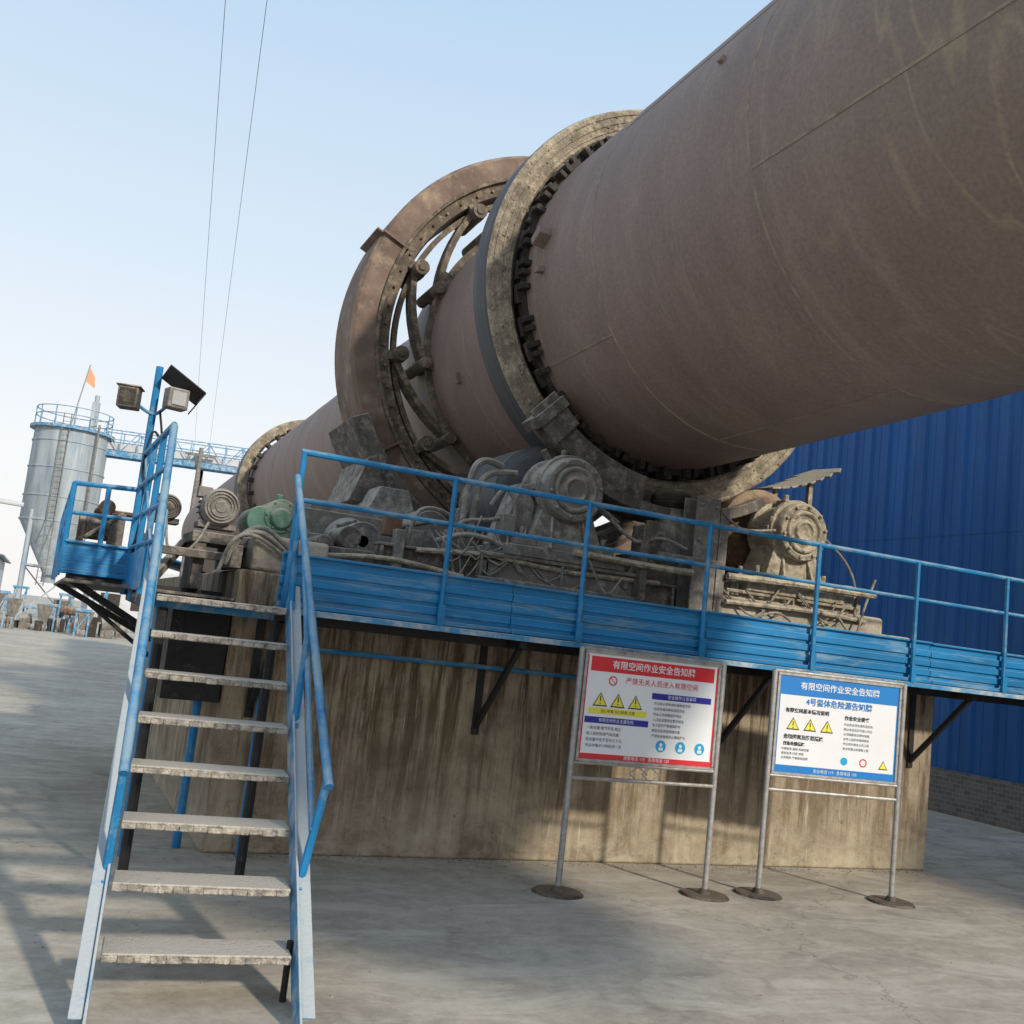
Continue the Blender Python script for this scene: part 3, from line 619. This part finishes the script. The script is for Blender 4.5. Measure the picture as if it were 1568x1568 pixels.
for side,o in ((-1,.0),(1,.09)):
    bot=so(.48,side,o,.50)
    top=Vector((.60,6.64,2.70)) if side<0 else Vector((1.39,6.64,2.52))
    b.tube([bot,top],.023,smooth=0,n=12)
    mid0=so(.5,side,o*.5,.28); mid1=so(2.2,side,o*.3,.45)
    b.tube([mid0,mid1],.016,smooth=0)
    for k_ in range(3):
        f_=k_/2*.92+.02; q=bot.lerp(top,f_); s_=.48+(2.24-.48)*f_
        b.tube([so(s_-.02,side,.01,.0),q],.02,smooth=0)
b.done()
b=B('post_plates',M_blue,ST,bevel=.003)
for side in (-1,1):
    for s_ in (.46,1.28,2.1): b.box(so(s_,side,.012,.0),(.02,.07,.16),RT)
b.done()
b=B('support_legs',M_black,ST)
b.tube([sp(2.2,.05,0),sp(2.2,.05,1.6)],.03,smooth=0); b.tube([sp(2.2,WD-.05,0),sp(2.2,WD-.05,1.6)],.03,smooth=0); b.tube([sp(.30,WD-.0,0),sp(.3,WD,.25)],.015,smooth=0)
b.done()

# ---------------------------------------------------------------- signs
def text(body,x,z,size,mt,parent,fr,name,align='CENTER',bold=0):
    cu=bpy.data.curves.new(name,'FONT'); cu.body=body; cu.size=size; cu.align_x=align; cu.align_y='CENTER'; cu.resolution_u=2; cu.offset=bold
    ob=bpy.data.objects.new('tmp',cu); scene.collection.objects.link(ob)
    dg=bpy.context.evaluated_depsgraph_get(); dg.update()
    me=bpy.data.meshes.new_from_object(ob.evaluated_get(dg)); bpy.data.objects.remove(ob)
    me.materials.clear(); me.materials.append(mt)
    o=bpy.data.objects.new(name,me); scene.collection.objects.link(o)
    o.matrix_world=fr@Matrix.Translation((x,-.0075,z))@Matrix.Rotation(math.radians(90),4,'X')
    o.parent=parent
def sign(p0,p1,kind):
    G=group('safety_notice_sign')
    p0=Vector(p0);p1=Vector(p1); d=(p1-p0);L_=d.length;d.normalize(); nrm=Vector((d.y,-d.x,0))
    fr=Matrix((( d.x,-nrm.x,0,p0.x),(d.y,-nrm.y,0,p0.y),(0,0,1,0),(0,0,0,1)))
    def q(x,z,o=0): return fr@Vector((x,-o,z))
    R=fr.to_3x3()
    b=B('posts',M_pipe,G)
    for x in (0,L_): b.tube([q(x,0),q(x,1.66)],.021,smooth=0,n=12)
    b.tube([q(0,.77),q(L_,.77)],.014,smooth=0); b.tube([q(0,1.655),q(L_,1.655)],.014,smooth=0); b.tube([q(0,.875),q(L_,.875)],.012,smooth=0)
    cx=L_/2
    if kind==1:
        for dx in (-.05,.05):
            pts=[(cx+dx-.07,.82),(cx+dx,.87),(cx+dx+.07,.82),(cx+dx,.765)]
            for i in range(4): b.tube([q(*pts[i]),q(*pts[(i+1)%4])],.005,smooth=0,n=6)
    b.done()
    b=B('base_plates',M_dark,G)
    for x in (0,L_): b.cyl(q(x,0.0),q(x,.016),.18,.165,36); b.cyl(q(x,.016),q(x,.05),.05,.03,16)
    b.done()
    x0,x1,z0,z1=.045,L_-.045,.90,1.63
    b=B('frame',M_pipe,G,bevel=.003)
    b.box(q((x0+x1)/2,z0-.006,0),(x1-x0+.04,.03,.02),R); b.box(q((x0+x1)/2,z1+.006,0),(x1-x0+.04,.03,.02),R)
    b.box(q(x0-.01,(z0+z1)/2,0),(.02,.03,z1-z0-.01),R); b.box(q(x1+.01,(z0+z1)/2,0),(.02,.03,z1-z0-.01),R); b.done()
    b=B('panel',M_white,G); b.box(q((x0+x1)/2,(z0+z1)/2,0),(x1-x0-.004,.008,z1-z0-.004),R); b.done()
    main=M_red if kind==1 else M_sblue
    W_=x1-x0;H=z1-z0
    X=lambda u:x0+u*W_
    Z=lambda v:z1-v*H
    def rect(bb,u0,u1,v0,v1,o=.0055):
        bb._add([q(X(u0),Z(v1),o),q(X(u1),Z(v1),o),q(X(u1),Z(v0),o),q(X(u0),Z(v0),o)],[(0,1,2,3)])
    def disc(bb,u,v,r,o=.006,r2=0):
        n=24; vs=[q(X(u)+r*math.cos(2*math.pi*i/n),Z(v)+r*math.sin(2*math.pi*i/n),o) for i in range(n)]
        if r2:
            vs+=[q(X(u)+r2*math.cos(2*math.pi*i/n),Z(v)+r2*math.sin(2*math.pi*i/n),o) for i in range(n)]
            bb._add(vs,[(i,(i+1)%n,n+(i+1)%n,n+i) for i in range(n)])
        else: bb._add(vs,[tuple(range(n))])
    def tri(bb,u,v,s_,o):
        c=(X(u),Z(v)); bb._add([q(c[0]-s_,c[1]-s_*.75,o),q(c[0]+s_,c[1]-s_*.75,o),q(c[0],c[1]+s_*.95,o)],[(0,1,2)])
    m=B('header',main,G)
    if kind==1: rect(m,.03,.97,.03,.17); rect(m,.0,1,.945,.995); rect(m,0,.012,.02,.94); rect(m,.988,1,.02,.94)
    else: rect(m,0,1,0,.2); rect(m,0,1,.92,1); rect(m,0,.012,.2,.92); rect(m,.988,1,.2,.92)
    m.done()
    text('有限空间作业安全告知牌',X(.5),Z(.10),.062,M_white,G,fr,'title_text',bold=.0008)
    if kind==1:
        text('严禁无关人员进入有限空间',X(.57),Z(.24),.05,M_red,G,fr,'subtitle_text')
        m=B('navy_bars',M_navy,G); rect(m,.50,.96,.325,.385); rect(m,.02,.49,.60,.66); m.done()
        text('安全操作注意事项',X(.73),Z(.355),.03,M_white,G,fr,'bar_text',)
        text('有限空间作业主要危险',X(.25),Z(.63),.028,M_white,G,fr,'bar_text')
        L7=['作业前必须申请办理审批手续','必须先通风再检测后作业','作业人员佩戴防护用品','入口处设置安全警示标志','专人监护严禁擅离职守','制定应急救援措施方案','严禁盲目施救防止事故扩大']
        for i in range(7): text(L7[i],X(.52),Z(.425+i*.052),.0235,M_ink,G,fr,'body_text','LEFT')
        L4=['一氧化碳 氧气不足 粉尘','进入前应检测气体浓度','氧含量不低于百分之十九','作业中每半小时检测一次']
        for i in range(4): text(L4[i],X(.04),Z(.705+i*.055),.026,M_ink,G,fr,'body_text','LEFT')
        m=B('red_ring',M_red,G); disc(m,.2,.25,.034,.006,.025); m._add([q(X(.2)-.022,Z(.25)+.018,.0062),q(X(.2)-.018,Z(.25)+.022,.0062),q(X(.2)+.022,Z(.25)-.018,.0062),q(X(.2)+.018,Z(.25)-.022,.0062)],[(0,1,2,3)]); m.done()
        m=B('yellow_triangles',M_yel,G); mk=B('triangle_borders',M_ink,G) 
        for u in (.12,.25,.38): tri(mk,u,.44,.058,.0055); tri(m,u,.44,.046,.0065)
        for u in (.12,.25,.38): rect(mk,u-.004,u+.004,.40,.45,.0072); disc(mk,u,.47,.005,.0073)
        rect(m,.04,.47,.515,.57,.0056)
        m.done(); mk.done()
        text('当心中毒 当心缺氧 注意',X(.255),Z(.543),.026,M_ink,G,fr,'label_text')
        m=B('blue_discs',M_cyan,G); mw=B('pictograms',M_white,G)
        for u in (.60,.75,.90): disc(m,u,.83,.042,.006); disc(mw,u,.815,.013,.007); rect(mw,u-.016,u+.016,.84,.87,.007)
        m.done(); mw.done()
        text('报警电话 119   急救电话 120',X(.5),Z(.97),.03,M_white,G,fr,'footer_text')
    else:
        text('4号竖体危险源告知牌',X(.5),Z(.26),.06,M_sblue,G,fr,'subtitle_text',bold=.001)
        m=B('yellow_triangles',M_yel,G); mk=B('triangle_borders',M_ink,G)
        for u in (.13,.27,.41): tri(mk,u,.50,.055,.0055); tri(m,u,.50,.043,.0065); rect(mk,u-.004,u+.004,.47,.515,.0072); disc(mk,u,.535,.005,.0073)
        tri(mk,.90,.84,.04,.0055); tri(m,.90,.84,.03,.0065)
        m.done(); mk.done()
        for (t_,u_,v_,s_) in (('有限空间基本情况说明',.06,.36,.037),('危险因素及防范措施',.06,.63,.037),('作业安全要求',.55,.385,.036),('应急处置措施',.06,.70,.03)): text(t_,X(u_),Z(v_),s_,M_ink,G,fr,'heading_text','LEFT',.001)
        L6=['作业前必须先通风后检测','确认安全后方可进入作业','必须佩戴安全带呼吸器','设专人监护并保持联系','作业完毕清点人员工具','发生险情立即撤离上报']
        for i in range(6): text(L6[i],X(.55),Z(.45+i*.05),.0225,M_ink,G,fr,'body_text','LEFT')
        L3=['中毒窒息 触电 机械伤害','高处坠落 灼烫 坍塌','立即报告 严禁盲目施救']
        for i in range(3): text(L3[i],X(.05),Z(.755+i*.045),.022,M_ink,G,fr,'body_text','LEFT')
        m=B('red_ring',M_red,G); disc(m,.73,.83,.032,.006,.023); m.done()
        m=B('blue_disc',M_cyan,G); disc(m,.57,.83,.03); m.done()
        text('安全电话 119   急救电话 120',X(.5),Z(.96),.03,M_white,G,fr,'footer_text')
sign((3.49,6.5,0),(4.66,6.47,0),1)
sign((5.17,6.52,0),(6.27,6.32,0),2)

# ---------------------------------------------------------------- warehouse
WH=group('blue_warehouse')
x0=11.9
def corr(name,za,zb,off):
    b=B(name,M_wall,WH,ang=20); y=-12.; per=.38; pts=[]
    while y<20:
        pts+=[(x0-off,y),(x0-off,y+.12),(x0-off-.008,y+.13),(x0-off-.008,y+.14),(x0-off,y+.15),(x0-off,y+.27),(x0-off-.04,y+.30),(x0-off-.04,y+.35)]; y+=per
    vs=[];fs=[]
    for (px,py) in pts: vs+=[(px,py,za),(px,py,zb)]
    for i in range(len(pts)-1): fs.append((2*i,2*i+2,2*i+3,2*i+1))
    b._add(vs,fs); b.done()
corr('corrugated_wall',.6,4.0,0); corr('corrugated_wall_top',3.92,7.0,.006)
b=B('end_walls',M_wall,WH); b.bx(11.95,30,19.9,20,.0,7.0); b.bx(11.95,30,-12.1,-12,0,7.0); b.done()
b=B('brick_plinth',M_brick,WH); b.bx(11.84,12.1,-12,20,0,.6); b.done()
b=B('roof',M_wall,WH); b.hexa([(11.6,-12.3,7.0),(21,-12.3,9),(21,20.3,9),(11.6,20.3,7.0),(11.6,-12.3,7.08),(21,-12.3,9.08),(21,20.3,9.08),(11.6,20.3,7.08)])
b.hexa([(21,-12.3,9),(30.3,-12.3,7.0),(30.3,20.3,7.0),(21,20.3,9),(21,-12.3,9.08),(30.3,-12.3,7.08),(30.3,20.3,7.08),(21,20.3,9.08)]); b.done()

# ---------------------------------------------------------------- silo
SI=group('storage_silo')
sx,sy=.4,60.
b=B('tank',M_silo,SI)
def vlathe(bb,prof,cx,cy,n=48):
    vs=[];m=len(prof)
    for i in range(n):
        q=2*math.pi*i/n
        for (z,r) in prof: vs.append((cx+r*math.cos(q),cy+r*math.sin(q),z))
    bb._add(vs,[(i*m+t,i*m+t+1,((i+1)%n)*m+t+1,((i+1)%n)*m+t) for i in range(n) for t in range(m-1)])
vlathe(b,[(10.3,0),(10.2,1.85),(5.3,1.85),(2.7,.35),(2.2,.35),(2.2,0)],sx,sy)
for z in (6.6,8.1,9.5,5.35): vlathe(b,[(z-.05,1.85),(z-.03,1.9),(z+.03,1.9),(z+.05,1.85)],sx,sy)
b.done()
b=B('legs',M_silo,SI)
for i in range(4):
    a=math.pi/4+i*math.pi/2; X_,Y_=sx+1.8*math.cos(a),sy+1.8*math.sin(a); b.cyl((X_,Y_,0),(X_,Y_,5.8),.12,n=12)
    a2=a+math.pi/2; b.beam((X_,Y_,3),(sx+1.8*math.cos(a2),sy+1.8*math.sin(a2),3),.1,.1); b.beam((X_,Y_,.3),(sx+1.8*math.cos(a2),sy+1.8*math.sin(a2),3),.07,.07)
b.done()
b=B('top_railing',M_bluelt,SI)
for z in (10.9,11.3):
    b.tube([(sx+1.9*math.cos(i*math.pi/12),sy+1.9*math.sin(i*math.pi/12),z) for i in range(25)],.03,n=5,smooth=0)
for i in range(12): a=i*math.pi/6; b.tube([(sx+1.9*math.cos(a),sy+1.9*math.sin(a),10.2),(sx+1.9*math.cos(a),sy+1.9*math.sin(a),11.3)],.03,n=5,smooth=0)
vlathe(b,[(10.15,1.86),(10.15,2.1),(10.3,2.1),(10.3,1.86)],sx,sy); b.done()
b=B('top_vent',M_silo,SI); b.bx(sx+.7,sx+1.1,sy-.9,sy-.5,10.3,11.9); b.cyl((sx+.9,sy-.7,11.9),(sx+.9,sy-.7,12.3),.12,n=8); b.done()
b=B('ladder_and_pipe',M_steelg,SI); b.tube([(sx+1.2,sy-1.75,0.2),(sx+1.2,sy-1.75,10.6)],.06,smooth=0)
for dx in (-.55,-.2): b.tube([(sx+dx,sy-1.98,2.0),(sx+dx,sy-1.98,10.9)],.025,smooth=0,n=5)
for i in range(28): b.tube([(sx-.55,sy-1.98,2.1+i*.31),(sx-.2,sy-1.98,2.1+i*.31)],.015,smooth=0,n=4)
b.done()
FL=group('flag')
b=B('flagpole',M_pipe,FL); b.cyl((sx-.2,sy,10.3),(sx+.3,sy,14.0),.04,n=6); b.done()
b=B('flag_cloth',M_flag,FL); b._add([(sx+.28,sy,13.9),(sx+.62,sy,13.4),(sx+.7,sy+.1,12.8),(sx+.45,sy-.1,12.9),(sx+.15,sy,13.1)],[(0,1,2,3,4)]); b.done()
TR=group('conveyor_gallery')
b=B('truss',M_bluelt,TR)
A=Vector((1.9,59.4,9.4)); E=Vector((16.,56.2,9.4))
side=Vector((.2,.97,0))*1.0
for o in (0,1):
    s0=side*o
    b.beam(A+s0,E+s0,.12,.3)
    for z in (.75,1.25): b.beam(A+s0+Vector((0,0,z)),E+s0+Vector((0,0,z)),.05,.05)
    n=16
    for i in range(n+1): 
        p=A.lerp(E,i/n)+s0; b.beam(p,p+Vector((0,0,1.25)),.05,.05)
        if i<n: q=A.lerp(E,(i+1)/n)+s0; b.beam(p+Vector((0,0,.1 if i%2 else 1.25)),q+Vector((0,0,1.25 if i%2 else .1)),.04,.04)
b.done()
b=B('belt_cover',M_shed,TR); b.beam(A+side*.5+Vector((0,0,.4)),E+side*.5+Vector((0,0,.4)),.6,.35); b.done()
b=B('support_columns',M_steelg,TR)
for t in (.36,.8):
    p=A.lerp(E,t)+side*.5; b.beam(Vector((p.x-.4,p.y,0)),Vector((p.x,p.y,9.2)),.15,.15); b.beam(Vector((p.x+.4,p.y,0)),Vector((p.x,p.y,9.2)),.15,.15)
b.done()
UP=group('utility_pole')
b=B('pole',M_steelg,UP); b.cyl((6.8,58,0),(6.8,58,10.3),.17,.11,12); b.beam((6.0,58,9.9),(7.6,58,9.9),.12,.12); b.done()
b=B('power_lines',M_wire,UP)
for (a,e) in (((-1.2,-4.5),(6.45,58)),((-.75,-4.5),(7.2,58))):
    pts=[]
    for i in range(25):
        t=i/24; pts.append((a[0]+(e[0]-a[0])*t,a[1]+(e[1]-a[1])*t,10.0-1.1*4*t*(1-t)*.35+.1))
    b.tube(pts,.005,n=5,smooth=0)
b.done()

def shed(name,x0,x1,y0,y1,h,m1,roofm):
    G=group(name); b=B('walls',m1,G); b.bx(x0,x1,y0,y1,0,h); b.done()
    b=B('roof',roofm,G); xm=(x0+x1)/2
    b.hexa([(x0-.4,y0-.4,h),(xm,y0-.4,h+1.1),(xm,y1+.4,h+1.1),(x0-.4,y1+.4,h),(x0-.4,y0-.4,h+.1),(xm,y0-.4,h+1.2),(xm,y1+.4,h+1.2),(x0-.4,y1+.4,h+.1)])
    b.hexa([(xm,y0-.4,h+1.1),(x1+.4,y0-.4,h),(x1+.4,y1+.4,h),(xm,y1+.4,h+1.1),(xm,y0-.4,h+1.2),(x1+.4,y0-.4,h+.1),(x1+.4,y1+.4,h+.1),(xm,y1+.4,h+1.2)]); b.done()
    b=B('door_and_windows',M_dark,G); b.bx(x0+.8,x0+2.2,y0-.03,y0-.002,0.01,2.2)
    for i in range(3): b.bx(x0+3+i*2,x0+4.2+i*2,y0-.03,y0-.002,1.1,2.2)
    b.done()
shed('white_workshop',-14,-2.6,72,90,3.6,M_shed,M_silo)
shed('blue_roof_shed',3.5,14,84,96,4.2,M_shed,M_wall)
G=group('screening_machine')
b=B('frame',M_bluelt,G,bevel=.01)
random.seed(5)
for i in range(12):
    x=-3.6+i*.65; y=51+random.uniform(-3,3); h=random.uniform(.7,2.3)
    b.bx(x,x+.08,y,y+.08,0,h); b.bx(x+.5,x+.58,y,y+.08,0,h); b.bx(x-.05,x+.65,y-.1,y+.5,h,h+.12); b.beam((x,y,.1),(x+.55,y,h),.05,.05)
b.done()
b=B('hoppers_and_drums',M_steelg,G,bevel=.02)
for i in range(16):
    x=-3.7+i*.48+random.uniform(-.2,.2); y=50.5+random.uniform(-2.5,2.5); z=random.uniform(.2,.7)
    if i%2: b.cyl((x,y,z),(x+.5,y,z+.1),random.uniform(.18,.34),n=16); b.bx(x,x+.5,y-.2,y+.2,0,z-.1)
    else: b.hexa([(x,y,z),(x+.3,y,z),(x+.3,y+.3,z),(x,y+.3,z),(x-.2,y-.2,z+.8),(x+.5,y-.2,z+.8),(x+.5,y+.5,z+.8),(x-.2,y+.5,z+.8)]); b.bx(x,x+.1,y,y+.1,0,z); b.bx(x+.22,x+.3,y,y+.1,0,z)
b.done()
b=B('dark_machine_parts',M_dark,G,bevel=.02)
for i in range(10):
    x=-3.6+i*.7+random.uniform(-.2,.2); y=49.5+random.uniform(-1,2); b.bx(x,x+random.uniform(.2,.5),y,y+.4,0,random.uniform(.3,.9))
b.done()
b=B('orange_motor',M_rust,G); b.cyl((-2,50,.9),(-1.4,50,.9),.22,n=16); b.cyl((1.2,51,1.0),(1.8,51,1.0),.2,n=16); b.done()
G=group('overhead_pipe')
b=B('pipe',M_shed,G); b.tube([(-12,58,6.2),(-1.3,58,5.9)],.12,smooth=0); b.tube([(-7,58,0),(-7,58,6.1)],.1,smooth=0); b.done()

# ---------------------------------------------------------------- world + sun
sund=Vector((-.28,.95,-.47)).normalized()
sl=bpy.data.lights.new('sun','SUN'); sl.energy=3.7; sl.angle=math.radians(3.0); sl.color=(1,.90,.75)
so_=bpy.data.objects.new('sun',sl); so_.rotation_euler=sund.to_track_quat('-Z','Y').to_euler(); scene.collection.objects.link(so_)
wd=bpy.data.worlds.new('World'); scene.world=wd; wd.use_nodes=True
nt=wd.node_tree; N=nt.nodes; L=nt.links; bg=N['Background']; sk=N.new('ShaderNodeTexSky'); sk.sky_type='NISHITA'; sk.sun_disc=False
sk.sun_elevation=math.asin(-sund.z); sk.sun_rotation=math.atan2(-sund.x,-sund.y); sk.air_density=1.1; sk.dust_density=4; sk.ozone_density=1.0; sk.altitude=50
tc=N.new('ShaderNodeTexCoord'); sz=N.new('ShaderNodeSeparateXYZ'); L.new(tc.outputs['Generated'],sz.inputs[0])
rp=N.new('ShaderNodeValToRGB'); L.new(sz.outputs['Z'],rp.inputs[0]); e=rp.color_ramp.elements
e[0].position=0; e[0].color=(.92,.90,.88,1); e[1].position=1; e[1].color=(.50,.62,.80,1)
for pos,c in ((.12,(.86,.87,.88)),(.32,(.66,.76,.86)),(.56,(.47,.64,.83))):
    q=e.new(pos); q.color=list(c)+[1]
vs=N.new('ShaderNodeVectorMath'); vs.operation='SCALE'; vs.inputs['Scale'].default_value=1/.12; L.new(rp.outputs[0],vs.inputs[0])
mxw=N.new('ShaderNodeMixRGB'); mxw.inputs[0].default_value=.88; L.new(sk.outputs[0],mxw.inputs[1]); L.new(vs.outputs[0],mxw.inputs[2])
L.new(mxw.outputs[0],bg.inputs[0]); bg.inputs[1].default_value=.14

# ---------------------------------------------------------------- camera
cam=bpy.data.cameras.new('camera'); co=bpy.data.objects.new('camera',cam); scene.collection.objects.link(co); scene.camera=co
cam.sensor_width=36; cam.lens=36*1608/1568; cam.clip_end=2000; cam.clip_start=.05
yaw=math.radians(23.6);p_=math.radians(7.3);ro=math.radians(6.5)
F=Vector((math.sin(yaw)*math.cos(p_),math.cos(yaw)*math.cos(p_),math.sin(p_)))
R0=Vector((math.cos(yaw),-math.sin(yaw),0)); U0=R0.cross(F)
R=R0*math.cos(ro)+U0*math.sin(ro); U=-R0*math.sin(ro)+U0*math.cos(ro)
Mx=Matrix((R,U,-F)).transposed().to_4x4(); Mx.translation=(0,0,1.6); co.matrix_world=Mx
print('done')
